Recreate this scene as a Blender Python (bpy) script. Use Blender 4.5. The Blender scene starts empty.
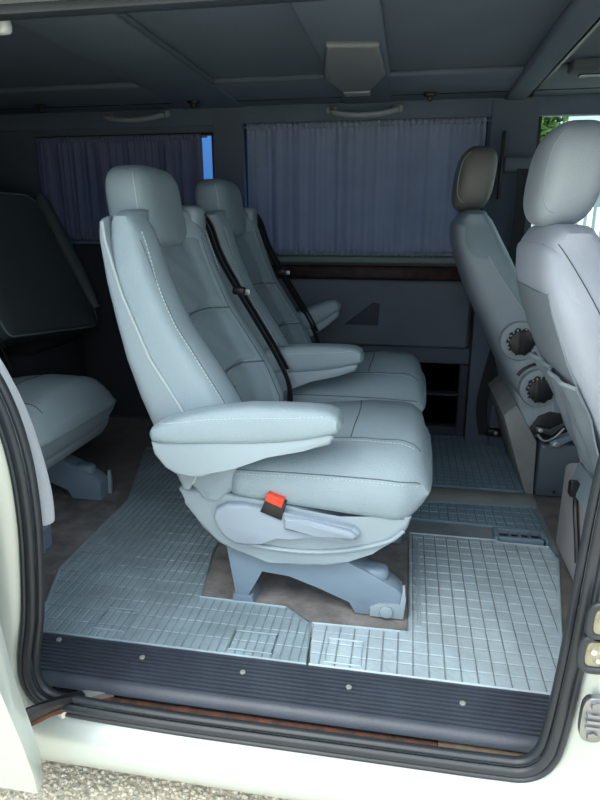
import bpy, bmesh, math, random
from mathutils import Vector, Matrix, noise
from mathutils.bvhtree import BVHTree
random.seed(7)
S = bpy.context.scene
C = S.collection
PI = math.pi

# ------------------------------------------------------------------ materials
def mat(name, col, rough=.6, metal=0, bump=0, bscale=60, var=0, vscale=6, col2=None, spec=.5, sheen=0, coat=0, btype='noise', vdet=4):
    m = bpy.data.materials.new(name); m.use_nodes = True
    nt = m.node_tree; b = nt.nodes['Principled BSDF']
    b.inputs['Base Color'].default_value = (*col, 1)
    b.inputs['Roughness'].default_value = rough
    b.inputs['Metallic'].default_value = metal
    b.inputs['Specular IOR Level'].default_value = spec
    b.inputs['Coat Weight'].default_value = coat
    if sheen: b.inputs['Sheen Weight'].default_value = sheen
    tc = nt.nodes.new('ShaderNodeTexCoord')
    if col2 or var:
        n = nt.nodes.new('ShaderNodeTexNoise'); n.inputs['Scale'].default_value = vscale
        n.inputs['Detail'].default_value = vdet
        nt.links.new(tc.outputs['Object'], n.inputs['Vector'])
        r = nt.nodes.new('ShaderNodeValToRGB')
        r.color_ramp.elements[0].position = .35; r.color_ramp.elements[1].position = .68
        c2 = col2 if col2 else tuple(c*(1-var) for c in col)
        r.color_ramp.elements[0].color = (*c2, 1); r.color_ramp.elements[1].color = (*col, 1)
        nt.links.new(n.outputs['Fac'], r.inputs['Fac']); nt.links.new(r.outputs['Color'], b.inputs['Base Color'])
    if bump:
        if btype == 'voronoi':
            n = nt.nodes.new('ShaderNodeTexVoronoi'); o = 'Distance'
        else:
            n = nt.nodes.new('ShaderNodeTexNoise'); o = 'Fac'; n.inputs['Detail'].default_value = 5
        n.inputs['Scale'].default_value = bscale
        nt.links.new(tc.outputs['Object'], n.inputs['Vector'])
        bp = nt.nodes.new('ShaderNodeBump'); bp.inputs['Strength'].default_value = bump
        bp.inputs['Distance'].default_value = .004
        nt.links.new(n.outputs[o], bp.inputs['Height']); nt.links.new(bp.outputs['Normal'], b.inputs['Normal'])
    return m

M = {}
M['leather'] = mat('grey_leather', (.325,.42,.475), .40, bump=.36, bscale=520, var=.08, vscale=5, btype='voronoi')
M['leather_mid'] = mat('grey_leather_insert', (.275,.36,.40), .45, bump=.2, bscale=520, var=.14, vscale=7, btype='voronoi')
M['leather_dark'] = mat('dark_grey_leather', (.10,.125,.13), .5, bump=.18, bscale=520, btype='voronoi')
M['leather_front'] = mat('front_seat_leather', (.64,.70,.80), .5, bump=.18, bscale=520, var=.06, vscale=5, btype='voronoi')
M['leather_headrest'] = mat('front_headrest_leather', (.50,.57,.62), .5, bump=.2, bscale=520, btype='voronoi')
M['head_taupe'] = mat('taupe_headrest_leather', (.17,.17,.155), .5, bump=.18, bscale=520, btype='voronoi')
M['vinyl_back'] = mat('seat_back_vinyl', (.33,.385,.43), .55, bump=.2, bscale=160, var=.06)
M['shell'] = mat('seat_shell_plastic', (.32,.40,.45), .45, bump=.15, bscale=300, var=.05)
M['cover'] = mat('lever_cover_plastic', (.30,.37,.45), .42, bump=.1, bscale=300, var=.04)
M['rail'] = mat('rail_paint', (.21,.29,.37), .38, var=.10, vscale=12)
M['rail_dark'] = mat('rail_cap', (.16,.22,.29), .45)
M['piping'] = mat('piping', (.42,.50,.53), .45)
M['seam'] = mat('seam_shadow_thread', (.12,.15,.16), .8)
M['thread'] = mat('pale_thread', (.55,.63,.65), .7)
M['black'] = mat('black_plastic', (.012,.013,.015), .4)
M['webbing'] = mat('belt_webbing', (.02,.024,.03), .75, bump=.4, bscale=500)
M['red'] = mat('red_button', (.75,.055,.02), .35)
M['chrome'] = mat('worn_chrome', (.70,.70,.68), .4, .7, var=.2, vscale=40)
M['steel'] = mat('steel', (.38,.40,.42), .4, 1, var=.3, vscale=30)
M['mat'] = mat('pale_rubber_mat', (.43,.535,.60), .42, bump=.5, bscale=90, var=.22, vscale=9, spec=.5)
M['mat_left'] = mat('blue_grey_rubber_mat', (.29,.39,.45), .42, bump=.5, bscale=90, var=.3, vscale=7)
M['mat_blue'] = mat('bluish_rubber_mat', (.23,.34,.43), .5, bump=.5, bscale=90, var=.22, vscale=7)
M['groove'] = mat('dirty_mat_base', (.22,.28,.30), .8, var=.35, vscale=25)
M['carpet'] = mat('worn_carpet', (.15,.13,.12), .95, bump=.8, bscale=260, col2=(.08,.075,.075), vscale=14, sheen=.2)
M['carpet_light'] = mat('carpet_hump', (.30,.31,.31), .9, bump=.5, bscale=200, var=.2, vscale=10)
M['tread'] = mat('black_tread_rubber', (.050,.062,.085), .42, bump=.15, bscale=200, var=.25, vscale=9)
M['seal'] = mat('door_rubber', (.022,.028,.036), .42, bump=.1, bscale=120, var=.25, vscale=8)
M['trim_fleece'] = mat('fleece_trim', (.38,.42,.47), .95, bump=.7, bscale=500, sheen=.4)
M['rust'] = mat('rust', (.15,.055,.03), .85, bump=.8, bscale=90, col2=(.05,.03,.025), vscale=30)
M['dirt_metal'] = mat('dirty_bare_metal', (.22,.18,.13), .6, .3, bump=.5, bscale=60, col2=(.14,.10,.07), vscale=25)
M['silver'] = mat('silver_paint', (.52,.575,.545), .36, .35, coat=.5, var=.04, vscale=3)
M['headliner'] = mat('headliner', (.125,.165,.215), .95, bump=.4, bscale=350, var=.12, vscale=5)
M['headliner_rib'] = mat('headliner_rib', (.085,.10,.12), .9, bump=.3, bscale=350)
M['wall'] = mat('side_wall_plastic', (.11,.135,.16), .7, bump=.2, bscale=200, var=.08)
M['wall_pad'] = mat('door_card_cloth', (.15,.185,.225), .85, bump=.4, bscale=350, var=.08)
M['ledge'] = mat('window_ledge', (.17,.215,.23), .65, bump=.1, bscale=200)
M['pillar'] = mat('pillar_trim', (.10,.125,.165), .7, bump=.15, bscale=200)
M['rear'] = mat('rear_trim_dark', (.035,.042,.05), .85, bump=.2, bscale=200)
M['wood'] = mat('burr_wood', (.05,.027,.022), .5, col2=(.02,.012,.011), vscale=22, spec=.25)
M['pocketdark'] = mat('pocket_dark', (.055,.065,.085), .8)
M['liner'] = mat('grey_floor_liner', (.25,.30,.33), .8, bump=.3, bscale=150, var=.3, vscale=9)
M['garage'] = mat('garage_render', (.22,.30,.34), .9, bump=.3, bscale=30)
M['lamp'] = mat('roof_lamp_plastic', (.19,.21,.22), .5)
M['handle'] = mat('grab_handle_plastic', (.27,.30,.31), .45)
M['handle_pale'] = mat('grab_handle_pale', (.55,.60,.62), .4)
M['beige'] = mat('base_cover_beige', (.46,.43,.43), .6, bump=.2, bscale=80, var=.1)
M['basebox'] = mat('seat_base_box', (.10,.125,.155), .5, bump=.1, bscale=200)
M['white'] = mat('white_paint', (.8,.82,.8), .5)
M['amber'] = mat('contact_lens', (.36,.34,.22), .2, var=.4, vscale=80, coat=.5)
M['gravelbase'] = mat('gravel_ground', (.78,.72,.58), .95, bump=1, bscale=90, col2=(.50,.46,.37), vscale=90, btype='voronoi')
M['stone1'] = mat('pale_stone', (.84,.79,.66), .85)
M['stone2'] = mat('tan_stone', (.70,.63,.49), .85)
M['stone3'] = mat('grey_stone', (.56,.54,.48), .85)
M['leaf'] = mat('leaf_green', (.10,.22,.035), .6, var=.4, vscale=5)
M['bark'] = mat('bark', (.10,.07,.05), .9)
M['dash'] = mat('dashboard', (.06,.065,.07), .7)

def glass(name, tint, refl=.05):
    m = bpy.data.materials.new(name); m.use_nodes = True; nt = m.node_tree; nt.nodes.clear()
    o = nt.nodes.new('ShaderNodeOutputMaterial'); x = nt.nodes.new('ShaderNodeMixShader')
    t = nt.nodes.new('ShaderNodeBsdfTransparent'); g = nt.nodes.new('ShaderNodeBsdfGlossy')
    t.inputs['Color'].default_value = (*tint, 1); g.inputs['Roughness'].default_value = .03
    x.inputs[0].default_value = refl
    nt.links.new(t.outputs[0], x.inputs[1]); nt.links.new(g.outputs[0], x.inputs[2]); nt.links.new(x.outputs[0], o.inputs[0])
    return m
M['glass'] = glass('window_glass', (.80,.88,.86))
M['glass_dark'] = glass('privacy_glass', (.26,.44,.68))

def curtain_mat(name, col, tr):
    m = bpy.data.materials.new(name); m.use_nodes = True; nt = m.node_tree; nt.nodes.clear()
    o = nt.nodes.new('ShaderNodeOutputMaterial'); x = nt.nodes.new('ShaderNodeMixShader')
    d = nt.nodes.new('ShaderNodeBsdfDiffuse'); t = nt.nodes.new('ShaderNodeBsdfTranslucent')
    n = nt.nodes.new('ShaderNodeTexNoise'); n.inputs['Scale'].default_value = 9
    r = nt.nodes.new('ShaderNodeValToRGB')
    r.color_ramp.elements[0].color = (*[c*.65 for c in col], 1); r.color_ramp.elements[1].color = (*col, 1)
    tc = nt.nodes.new('ShaderNodeTexCoord'); nt.links.new(tc.outputs['Object'], n.inputs['Vector'])
    nt.links.new(n.outputs['Fac'], r.inputs['Fac']); nt.links.new(r.outputs['Color'], d.inputs['Color'])
    t.inputs['Color'].default_value = (*col, 1); x.inputs[0].default_value = tr
    nt.links.new(d.outputs[0], x.inputs[1]); nt.links.new(t.outputs[0], x.inputs[2]); nt.links.new(x.outputs[0], o.inputs[0])
    return m
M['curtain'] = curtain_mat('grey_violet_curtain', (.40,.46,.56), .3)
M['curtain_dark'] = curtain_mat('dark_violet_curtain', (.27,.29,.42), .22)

# ------------------------------------------------------------------ mesh helpers
def obj(name, bm, m, parent=None, smooth=True, angle=40):
    me = bpy.data.meshes.new(name); bmesh.ops.recalc_face_normals(bm, faces=bm.faces)
    bm.to_mesh(me); bm.free()
    for x in (m if isinstance(m, (list, tuple)) else [m]): me.materials.append(x)
    if smooth:
        me.polygons.foreach_set('use_smooth', [True]*len(me.polygons))
        me.set_sharp_from_angle(angle=math.radians(angle))
    o = bpy.data.objects.new(name, me); C.objects.link(o)
    if parent: o.parent = parent
    return o
def empty(name, loc=(0,0,0)):
    o = bpy.data.objects.new(name, None); C.objects.link(o); o.location = loc; o.empty_display_size = .05; return o
def tag(o, label, cat, group=None, kind=None):
    o['label'] = label; o['category'] = cat
    if group: o['group'] = group
    if kind: o['kind'] = kind
    return o
def struct(o):
    o['kind'] = 'structure'; return o
def box(bm, x0, x1, y0, y1, z0, z1, bev=0, seg=2):
    r = bmesh.ops.create_cube(bm, size=1)
    for v in r['verts']:
        v.co = Vector(((x0+x1)/2+v.co.x*(x1-x0), (y0+y1)/2+v.co.y*(y1-y0), (z0+z1)/2+v.co.z*(z1-z0)))
    if bev:
        es = list({e for v in r['verts'] for e in v.link_edges})
        bmesh.ops.bevel(bm, geom=es, offset=bev, segments=seg, profile=.5, affect='EDGES')
    return bm
def nb(): return bmesh.new()
def bx(*a, **k): return box(nb(), *a, **k)
def prism(bm, pts, a0, a1, axis='y', bev=0, seg=2, sc0=1, sc1=1):
    """polygon pts extruded along an axis; 'y': pts are (x,z); 'z': pts (x,y); 'x': pts (y,z)"""
    n = len(pts); cx = sum(p[0] for p in pts)/n; cy = sum(p[1] for p in pts)/n
    def P(p, a, s):
        u, v = cx+(p[0]-cx)*s, cy+(p[1]-cy)*s
        return {'y': (u, a, v), 'z': (u, v, a), 'x': (a, u, v)}[axis]
    A = [bm.verts.new(P(p, a0, sc0)) for p in pts]; B = [bm.verts.new(P(p, a1, sc1)) for p in pts]
    fs = [bm.faces.new(A[::-1]), bm.faces.new(B)]
    for i in range(n): fs.append(bm.faces.new((A[i], A[(i+1) % n], B[(i+1) % n], B[i])))
    if bev:
        es = list(fs[0].edges)+list(fs[1].edges)
        bmesh.ops.bevel(bm, geom=es, offset=bev, segments=seg, profile=.5, affect='EDGES', clamp_overlap=True)
    return bm
def loft(bm, rings, close=True, cap=True, loop=False):
    R = [[bm.verts.new(p) for p in r] for r in rings]
    n = len(R[0])
    m = len(R)
    for i in range(m if loop else m-1):
        a, b = R[i], R[(i+1) % m]
        for j in range(n if close else n-1):
            k = (j+1) % n
            try: bm.faces.new((a[j], a[k], b[k], b[j]))
            except ValueError: pass
    if cap and close and not loop:
        for r, in ((R[0],), (R[-1],)):
            bm.faces.new(r)
    return bm
def tube(bm, pts, r, n=8, closed=False, flat=None):
    """round tube; flat=(rx, rz) gives an elliptic section with rz along the local up"""
    pts = [Vector(p) for p in pts]; rings = []
    m = len(pts)
    for i, p in enumerate(pts):
        a = pts[(i-1) % m] if (closed or i > 0) else p
        b = pts[(i+1) % m] if (closed or i < m-1) else p
        t = (b-a).normalized()
        up = Vector((0,1,0)) if abs(t.y) < .9 else Vector((0,0,1))
        s = t.cross(up).normalized(); u = s.cross(t).normalized()
        rr = r[i] if isinstance(r, (list, tuple)) else r
        ra, rb = flat if flat else (rr, rr)
        rings.append([p+s*ra*math.cos(2*PI*k/n)+u*rb*math.sin(2*PI*k/n) for k in range(n)])
    return loft(bm, rings, loop=closed)
def spl(pts, n=8, closed=False):
    pts = [Vector(p) for p in pts]; out = []; m = len(pts)
    for i in range(m if closed else m-1):
        p1, p2 = pts[i], pts[(i+1) % m]
        p0 = pts[(i-1) % m] if (closed or i > 0) else p1
        p3 = pts[(i+2) % m] if (closed or i+2 < m) else p2
        for k in range(n):
            t = k/n
            out.append(.5*((2*p1)+(p2-p0)*t+(2*p0-5*p1+4*p2-p3)*t*t+(3*p1-p0-3*p2+p3)*t**3))
    if not closed: out.append(pts[-1])
    return out
def cyl(bm, c, axis, r, h, n=20, bev=0, r2=None):
    """cylinder centred at c along axis vector"""
    a = Vector(axis).normalized(); q = Vector((0,0,1)).rotation_difference(a).to_matrix().to_4x4()
    q.translation = Vector(c)
    res = bmesh.ops.create_cone(bm, cap_ends=True, segments=n, radius1=r, radius2=r if r2 is None else r2, depth=h, matrix=q)
    if bev:
        es = [e for e in {e for v in res['verts'] for e in v.link_edges} if any(len(f.verts) > 4 for f in e.link_faces)]
        bmesh.ops.bevel(bm, geom=es, offset=bev, segments=2, profile=.5, affect='EDGES')
    return bm
def spow(v, e): return math.copysign(abs(v)**e, v)
def superq(bm, c, r, e1=.5, e2=.5, nu=28, nv=18, fn=None):
    """superellipsoid; fn(Vector)->Vector deforms"""
    rings = []
    for i in range(nv+1):
        ph = -PI/2+PI*i/nv
        ring = []
        for j in range(nu):
            th = 2*PI*j/nu
            p = Vector((spow(math.cos(ph), e1)*spow(math.cos(th), e2)*r[0], spow(math.cos(ph), e1)*spow(math.sin(th), e2)*r[1], spow(math.sin(ph), e1)*r[2]))
            p = p+Vector(c)
            ring.append(fn(p) if fn else p)
        if i == 0 or i == nv: ring = [sum(ring, Vector())/nu]
        rings.append(ring)
    V = [[bm.verts.new(p) for p in rg] for rg in rings]
    for i in range(nv):
        a, b = V[i], V[i+1]
        for j in range(nu):
            k = (j+1) % nu
            if len(a) == 1: bm.faces.new((a[0], b[j], b[k]))
            elif len(b) == 1: bm.faces.new((a[j], a[k], b[0]))
            else: bm.faces.new((a[j], a[k], b[k], b[j]))
    return bm
def interp(tab, z):
    """tab: rows (z, a, b, ...) ascending z; smooth interpolation"""
    if z <= tab[0][0]: return tab[0][1:]
    for i in range(len(tab)-1):
        if z <= tab[i+1][0]:
            t = (z-tab[i][0])/(tab[i+1][0]-tab[i][0])
            return tuple(p+(q-p)*t for p, q in zip(tab[i][1:], tab[i+1][1:]))
    return tab[-1][1:]
def sstep(a, b, x):
    t = max(0, min(1, (x-a)/(b-a))); return t*t*(3-2*t)
def project(o, pts, d, lift=.0005):
    """pts dropped on mesh o along d"""
    t = BVHTree.FromPolygons([v.co for v in o.data.vertices], [p.vertices[:] for p in o.data.polygons])
    out = []
    for p in pts:
        h = t.ray_cast(Vector(p), Vector(d).normalized())
        if h[0] is not None: out.append(h[0]-Vector(d).normalized()*lift)
    return out
def seam(name, o, pts, d, m, r, parent, n=10, lift=.0005):
    q = project(o, spl(pts, n), d, lift)
    return obj(name, tube(nb(), q, r, 6), m, parent)
def stitches(name, o, pts, d, m, parent, pitch=.009, r=.0009, lift=.0008):
    q = project(o, spl(pts, 24), d, lift); bm = nb()
    acc = 0; last = None; start = None
    L = [0]
    for a, b in zip(q, q[1:]): L.append(L[-1]+(b-a).length)
    def at(s):
        for i in range(len(L)-1):
            if s <= L[i+1]: return q[i].lerp(q[i+1], (s-L[i])/max(1e-9, L[i+1]-L[i]))
        return q[-1]
    s = 0
    while s+pitch*.62 < L[-1]:
        tube(bm, [at(s), at(s+pitch*.62)], r, 5); s += pitch
    return obj(name, bm, m, parent)
def copy_tree(o, parent=None, skip=()):
    c = o.copy(); C.objects.link(c)
    if parent: c.parent = parent
    for ch in list(o.children):
        if ch.name.split('.')[0] in skip: continue
        copy_tree(ch, c, skip)
    return c

# ------------------------------------------------------------------ seat backs
def back_loft(tab, hw, trim=None, n=44, nz=40, mid=.5, ztop=None, tophw=.93):
    """seat back: tab rows (z, rear, side front, mid front)."""
    z0, z1 = tab[0][0], tab[-1][0]; rings = []
    for i in range(nz+1):
        t = i/nz; z = z0+(z1-z0)*t
        rear, sf, mf = interp(tab, z)
        w = hw*(1-(1-tophw)*sstep(.8, 1, t))*(1-.01*sstep(.06, 0, t))
        ring = []
        for j in range(n):
            th = 2*PI*j/n
            cx, cy = spow(math.cos(th), .45), spow(math.sin(th), .45)
            y = cy*w
            k = 1-sstep(mid*.72, mid*1.22, abs(y)/w)
            if cx > 0:
                x = (rear+sf)/2+cx*(sf-rear)/2
                x -= (sf-mf)*k*min(1, cx*1.2)
                zz = z
            else:
                x = (rear+sf)/2+cx*(sf-rear)/2; zz = z
            if ztop is not None: zz = z-ztop*k*sstep(.75, 1, t)
            ring.append(Vector((x, y, zz)))
        rings.append(ring)
    # rounded closing rings
    for end in (0, -1):
        base = rings[end]; c = sum(base, Vector())/len(base); dz = -1 if end == 0 else 1
        ex = []
        for s, h in ((.93, .008), (.8, .014), (.5, .018)):
            ex.append([Vector((c.x+(p.x-c.x)*s, c.y+(p.y-c.y)*s, p.z+dz*h)) for p in base])
        if end == 0: rings = ex[::-1]+rings
        else: rings = rings+ex
    return loft(nb(), rings)
def shell_loft(tab, pip, hw, n=30, nz=34, zmax=None):
    """rear shell: from just behind the rear face to the piping line"""
    z0, z1 = pip[0][0], pip[-1][0]; rings = []
    for i in range(nz+1):
        z = z0+(z1-z0)*i/nz
        rear = interp(tab, z)[0]-.006; px = interp(pip, z)[0]
        w = hw
        ring = []
        for j in range(n):
            th = PI/2+PI*j/(n-1)
            ring.append(Vector((px+spow(math.cos(th), .35)*(px-rear), spow(math.sin(th), .35)*w, z)))
        rings.append(ring)
    for end in (0, -1):
        base = rings[end]; c = sum(base, Vector())/len(base)
        ex = [[Vector((c.x+(p.x-c.x)*s_, p.y*(.5+.5*s_), p.z+(h if end else -h))) for p in base] for s_, h in ((.9,.007),(.7,.012),(.3,.014))]
        rings = rings+ex if end else ex[::-1]+rings
    return loft(nb(), rings)

CH_TAB = [(.305,-.47,-.40,-.42),(.33,-.505,-.365,-.40),(.39,-.55,-.342,-.405),(.45,-.575,-.34,-.415),(.54,-.609,-.378,-.445),
          (.634,-.632,-.438,-.495),(.714,-.645,-.492,-.54),(.817,-.657,-.538,-.575),(.90,-.660,-.565,-.60),(.935,-.655,-.580,-.61),(.95,-.645,-.592,-.615)]
CH_PIP = [(.330,-.485),(.36,-.468),(.453,-.462),(.526,-.493),(.643,-.563),(.787,-.618),(.90,-.645),(.938,-.648)]

def captain_chair():
    """origin on the floor, centre line y=0, facing +x; near side is -y"""
    r = empty('captain_chair')
    hw = .2545
    back = obj('backrest', back_loft(CH_TAB, hw, mid=.52, ztop=.05), M['leather'], r)
    # shell with rounded cap top
    sh = obj('back_shell', shell_loft(CH_TAB, CH_PIP, hw+.004), M['shell'], r)
    pipl = [(interp(CH_PIP, z)[0], z) for z in [.345+.0198*i for i in range(31)]]
    for s in (-1, 1):
        obj('piping', tube(nb(), [(x, s*(hw+.003), z) for x, z in pipl], .0035, 8), M['piping'], r)
    # darker insert cushion in the recess of the back
    tree = BVHTree.FromPolygons([v.co for v in back.data.vertices], [p.vertices[:] for p in back.data.polygons])
    def insert(z0, z1, hwid, bulge):
        bm = nb(); N, K = 16, 12; g = []
        for i in range(K+1):
            row = []
            for j in range(N+1):
                u = j/N*2-1; v = i/K*2-1
                y = u*hwid; z = (z0+z1)/2+v*(z1-z0)/2
                h = tree.ray_cast(Vector((.2, y, z)), Vector((-1,0,0)))
                e = min(1, (1-abs(u))*5)*min(1, (1-abs(v))*9)
                e = math.sqrt(max(0, e))
                row.append(bm.verts.new((h[0].x-.004+e*bulge+.0018*math.sin(u*7+v*3+z*40)*e, y, z)))
            g.append(row)
        for i in range(K):
            for j in range(N): bm.faces.new((g[i][j], g[i][j+1], g[i+1][j+1], g[i+1][j]))
        return bm
    for a, b, bu in ((.712,.905,.011),(.560,.712,.012),(.39,.560,.012)):
        obj('back_insert', insert(a, b, .150, bu), M['leather_mid'], r)
    for s in (-1, 1):
        q = [(.2, s*(.232-.02*sstep(.75,.95,z)), z) for z in [.36+.0195*i for i in range(30)]]
        stitches('stitching', back, q, (-1,0,0), M['thread'], r, r=.0014)
        seam('bolster_seam', back, [(.2, s*.228, z) for z in [.36+.06*i for i in range(10)]], (-1,0,0), M['seam'], .0009, r)
    for z in (.712,.560):
        qq = project(back, spl([(.2,-.15,z-.004),(.2,-.07,z+.002),(.2,0,z+.004),(.2,.07,z+.002),(.2,.15,z-.004)], 8), (-1,0,0))
        obj('insert_seam', tube(nb(), [q+Vector((.003,0,0)) for q in qq], .0022, 6), M['seam'], r)
    for s in (-1, 1):
        qq = project(back, spl([(.2, s*.151, .40+.05*i) for i in range(11)], 4), (-1,0,0))
        obj('insert_seam', tube(nb(), qq, .0016, 6), M['seam'], r)
    # headrest wrapped on top between the bolsters
    def hfn(p):
        k = (p.z-.965)/.09
        p = p.copy(); p.x += -.008*k+.015*max(0, -k)*(1 if p.x > -.655 else 0)
        return p
    hd = obj('headrest', superq(nb(), (-.650,-.012,.974), (.058,.134,.096), .55, .5, 40, 24, hfn), M['leather_mid'], r)
    seam('headrest_seam', hd, [(-.614,-.3,.90),(-.617,-.3,.96),(-.623,-.3,1.02),(-.632,-.3,1.05)], (0,1,0), M['thread'], .0008, hd)
    # seat cushion
    def cush():
        bm = nb(); xs = [-.43+.5*i/40 for i in range(41)]; rings = []
        top = [(-.43,.34,.35),(-.41,.375,.38),(-.37,.398,.41),(-.30,.408,.437),(-.18,.412,.462),(-.08,.410,.475),(0,.405,.474),(.035,.400,.468),(.055,.388,.450),(.066,.370,.425),(.07,.36,.40)]
        bot = [(-.43,.31),(-.3,.29),(-.12,.272),(0,.262),(.035,.275),(.055,.30),(.07,.34)]
        for x in xs:
            te, tm = interp(top, x); b = interp(bot, x)[0]
            w = .25*(1-.10*sstep(.0,.07,x)-.16*sstep(-.365,-.42,x))
            ring = []
            for j in range(48):
                th = 2*PI*j/48
                cy, cz = spow(math.cos(th), .42), spow(math.sin(th), .42)
                y = cy*w
                if cz >= 0:
                    zc = (te+b)/2; z = zc+cz*(te-zc)
                    z += (tm-te)*(1-(abs(y)/w)**2.6)*min(1, cz*1.2)
                    z -= .010*math.exp(-((abs(y)-.15)/.018)**2)*(cz > .8)*sstep(.02,-.05,x)
                else:
                    zc = (te+b)/2; z = zc+cz*(zc-b)
                y *= 1+.03*(1-abs(cz))
                ring.append(Vector((x, y, z)))
            rings.append(ring)
        c = sum(rings[-1], Vector())/48
        for s, dx in ((.9,.006),(.7,.011),(.4,.013)):
            rings.append([Vector((.07+dx, c.y+(p.y-c.y)*s, c.z+(p.z-c.z)*s)) for p in rings[40]])
        return loft(bm, rings)
    cu = obj('seat_cushion', cush(), M['leather'], r)
    D = (0,0,-1)
    seam('cushion_seam', cu, [(-.115,-.150,.7),(-.108,-.08,.7),(-.105,0,.7),(-.108,.08,.7),(-.115,.150,.7)], D, M['seam'], .0016, cu)
    for s in (-1, 1):
        seam('cushion_seam', cu, [(-.36,s*.140,.7),(-.2,s*.148,.7),(-.1,s*.155,.7),(0,s*.160,.7),(.05,s*.165,.7)], D, M['seam'], .0014, cu)
        stitches('stitching', cu, [(-.36,s*.152,.7),(-.2,s*.160,.7),(-.1,s*.167,.7),(0,s*.172,.7),(.04,s*.175,.7)], D, M['thread'], cu, r=.0008)
    sd = [(-.40,-.4,.375),(-.36,-.4,.383),(-.22,-.4,.386),(-.05,-.4,.384),(.03,-.4,.378),(.05,-.4,.372)]
    seam('cushion_seam', cu, sd, (0,1,0), M['seam'], .0014, cu)
    stitches('stitching', cu, [(x, y, z-.007) for x, y, z in sd], (0,1,0), M['thread'], cu, r=.0009)
    # side insert panel of darker vinyl at the rear of the cushion flank
    # plastic under-shell, swept up at the front
    pol = [(-.522,.318),(-.505,.285),(-.467,.222),(-.425,.182),(-.381,.160),(-.30,.143),(-.22,.138),(-.15,.146),(-.105,.166),(-.05,.192),(.004,.228),(.028,.262),(.036,.292),(.02,.298),(-.06,.276),(-.127,.270),(-.22,.292),(-.31,.312),(-.40,.314),(-.47,.322)]
    obj('seat_shell', prism(nb(), pol, -.242, .242, 'y', bev=.012, seg=3), M['shell'], r)
    # recessed groove line along the shell (raised lip)
    lip = spl([(-.41,-.245,.215),(-.33,-.246,.190),(-.22,-.246,.184),(-.12,-.246,.196),(-.02,-.246,.228),(.02,-.246,.262)], 6)
    obj('shell_lip', tube(nb(), lip, .005, 8), M['shell'], r)
    # recliner lever cover
    lev = [(-.430,.262),(-.422,.284),(-.395,.299),(-.35,.302),(-.306,.294),(-.26,.291),(-.217,.286),(-.15,.274),(-.09,.262),(-.078,.250),(-.086,.234),(-.12,.230),(-.20,.232),(-.241,.232),(-.275,.222),(-.313,.204),(-.345,.194),(-.378,.196),(-.405,.213),(-.422,.238)]
    cv = obj('lever_cover', prism(nb(), lev, -.262, -.236, 'y', bev=.009, seg=3), M['cover'], r)
    obj('recline_lever', prism(nb(), [(-.255,.252),(-.255,.284),(-.20,.280),(-.10,.262),(-.085,.25),(-.095,.238),(-.18,.243)], -.274, -.255, 'y', bev=.007, seg=3), M['cover'], r)
    # rails: one stepped frame on each side
    for s in (-1, 1):
        y0, y1 = (-.212, -.150) if s < 0 else (.150, .212)
        f = obj('rail_frame', prism(nb(), [(-.415,.16),(-.395,.022),(-.358,.022),(-.326,.102),(-.255,.096),(-.180,.066),(-.100,.038),(-.092,.004),(.020,.004),(.024,.070),(.004,.088),(-.06,.122),(-.117,.15),(-.2,.17),(-.3,.175)], y0, y1, 'y', bev=.004), M['rail'], r)
        obj('rail_foot', prism(nb(), [(-.402,.0),(-.345,.0),(-.349,.026),(-.400,.026)], y0-.006, y1+.006, 'y', bev=.003), M['rail_dark'], f)
        yo = y0 if s < 0 else y1
        plate = obj('end_plate', prism(nb(), [(-.052,.006),(.030,.006),(.034,.06),(.030,.095),(.024,.095),(.022,.045),(-.03,.042),(-.052,.03)], yo-.007, yo+.007, 'y', bev=.002), M['shell'], f)
        obj('bolt', cyl(nb(), (-.012, yo+s*.010, .026), (0,1,0), .016, .012, 18, .003), M['shell'], f)
        obj('rail_cap', superq(nb(), (-.055, (y0+y1)/2, .108), (.045,.026,.02), .6, .6, 20, 10), M['rail'], f)
        obj('clamp_bolt', cyl(nb(), (-.374,(y0+y1)/2,.006), (0,0,1), .013, .012, 10, .002), M['black'], f)
    obj('cross_bar', bx(-.30,-.25,-.15,.15,.11,.135, bev=.004), M['rail'], r)
    # buckle
    b = obj('buckle', prism(nb(), [(-.312,.290),(-.294,.335),(-.250,.318),(-.262,.272)], -.268, -.246, 'y', bev=.003), M['black'], r)
    obj('release_button', prism(nb(), [(-.297,.332),(-.291,.341),(-.253,.327),(-.257,.316),(-.268,.319),(-.272,.326),(-.283,.33)], -.272, -.244, 'y', bev=.002), M['red'], b)
    obj('release_button', prism(nb(), [(-.300,.321),(-.295,.333),(-.256,.319),(-.260,.305)], -.2705, -.262, 'y', bev=.002), M['red'], b)
    # belt on the far bolster: double webbing and tongue
    rows = [(.955,-.648,.190),(.965,-.605,.212),(.93,-.580,.236),(.85,-.556,.250),(.76,-.510,.256),(.66,-.450,.259),(.55,-.385,.259),(.46,-.345,.259),(.38,-.345,.260),(.31,-.37,.260)]
    ctr = spl([(x, y, z) for z, x, y in rows], 6)
    bm = nb(); L = []
    for i, p in enumerate(ctr):
        a = ctr[max(0, i-1)]; c2 = ctr[min(len(ctr)-1, i+1)]; t = (c2-a).normalized()
        sdir = t.cross(Vector((1,.75,.45))).normalized(); nn = sdir.cross(t).normalized()
        L.append([p+sdir*.017+nn*.0015, p-sdir*.017+nn*.0015, p-sdir*.017-nn*.0015, p+sdir*.017-nn*.0015])
    loft(bm, L)
    sb = obj('seat_belt', bm, M['webbing'], r)
    bm = nb(); L2 = [[q+Vector((.010,.004,.004)) for q in ring] for ring in L[8:40]]
    loft(bm, L2); obj('webbing_fold', bm, M['webbing'], sb)
    p = ctr[25]
    tg = obj('belt_tongue', superq(nb(), p+Vector((.008,-.006,0)), (.020,.014,.012), .5, .5, 16, 8), M['black'], sb)
    obj('tongue_plate', bx(p.x+.02,p.x+.042,p.y-.010,p.y-.007,p.z-.012,p.z+.004, bev=.001), M['steel'], sb)
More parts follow.
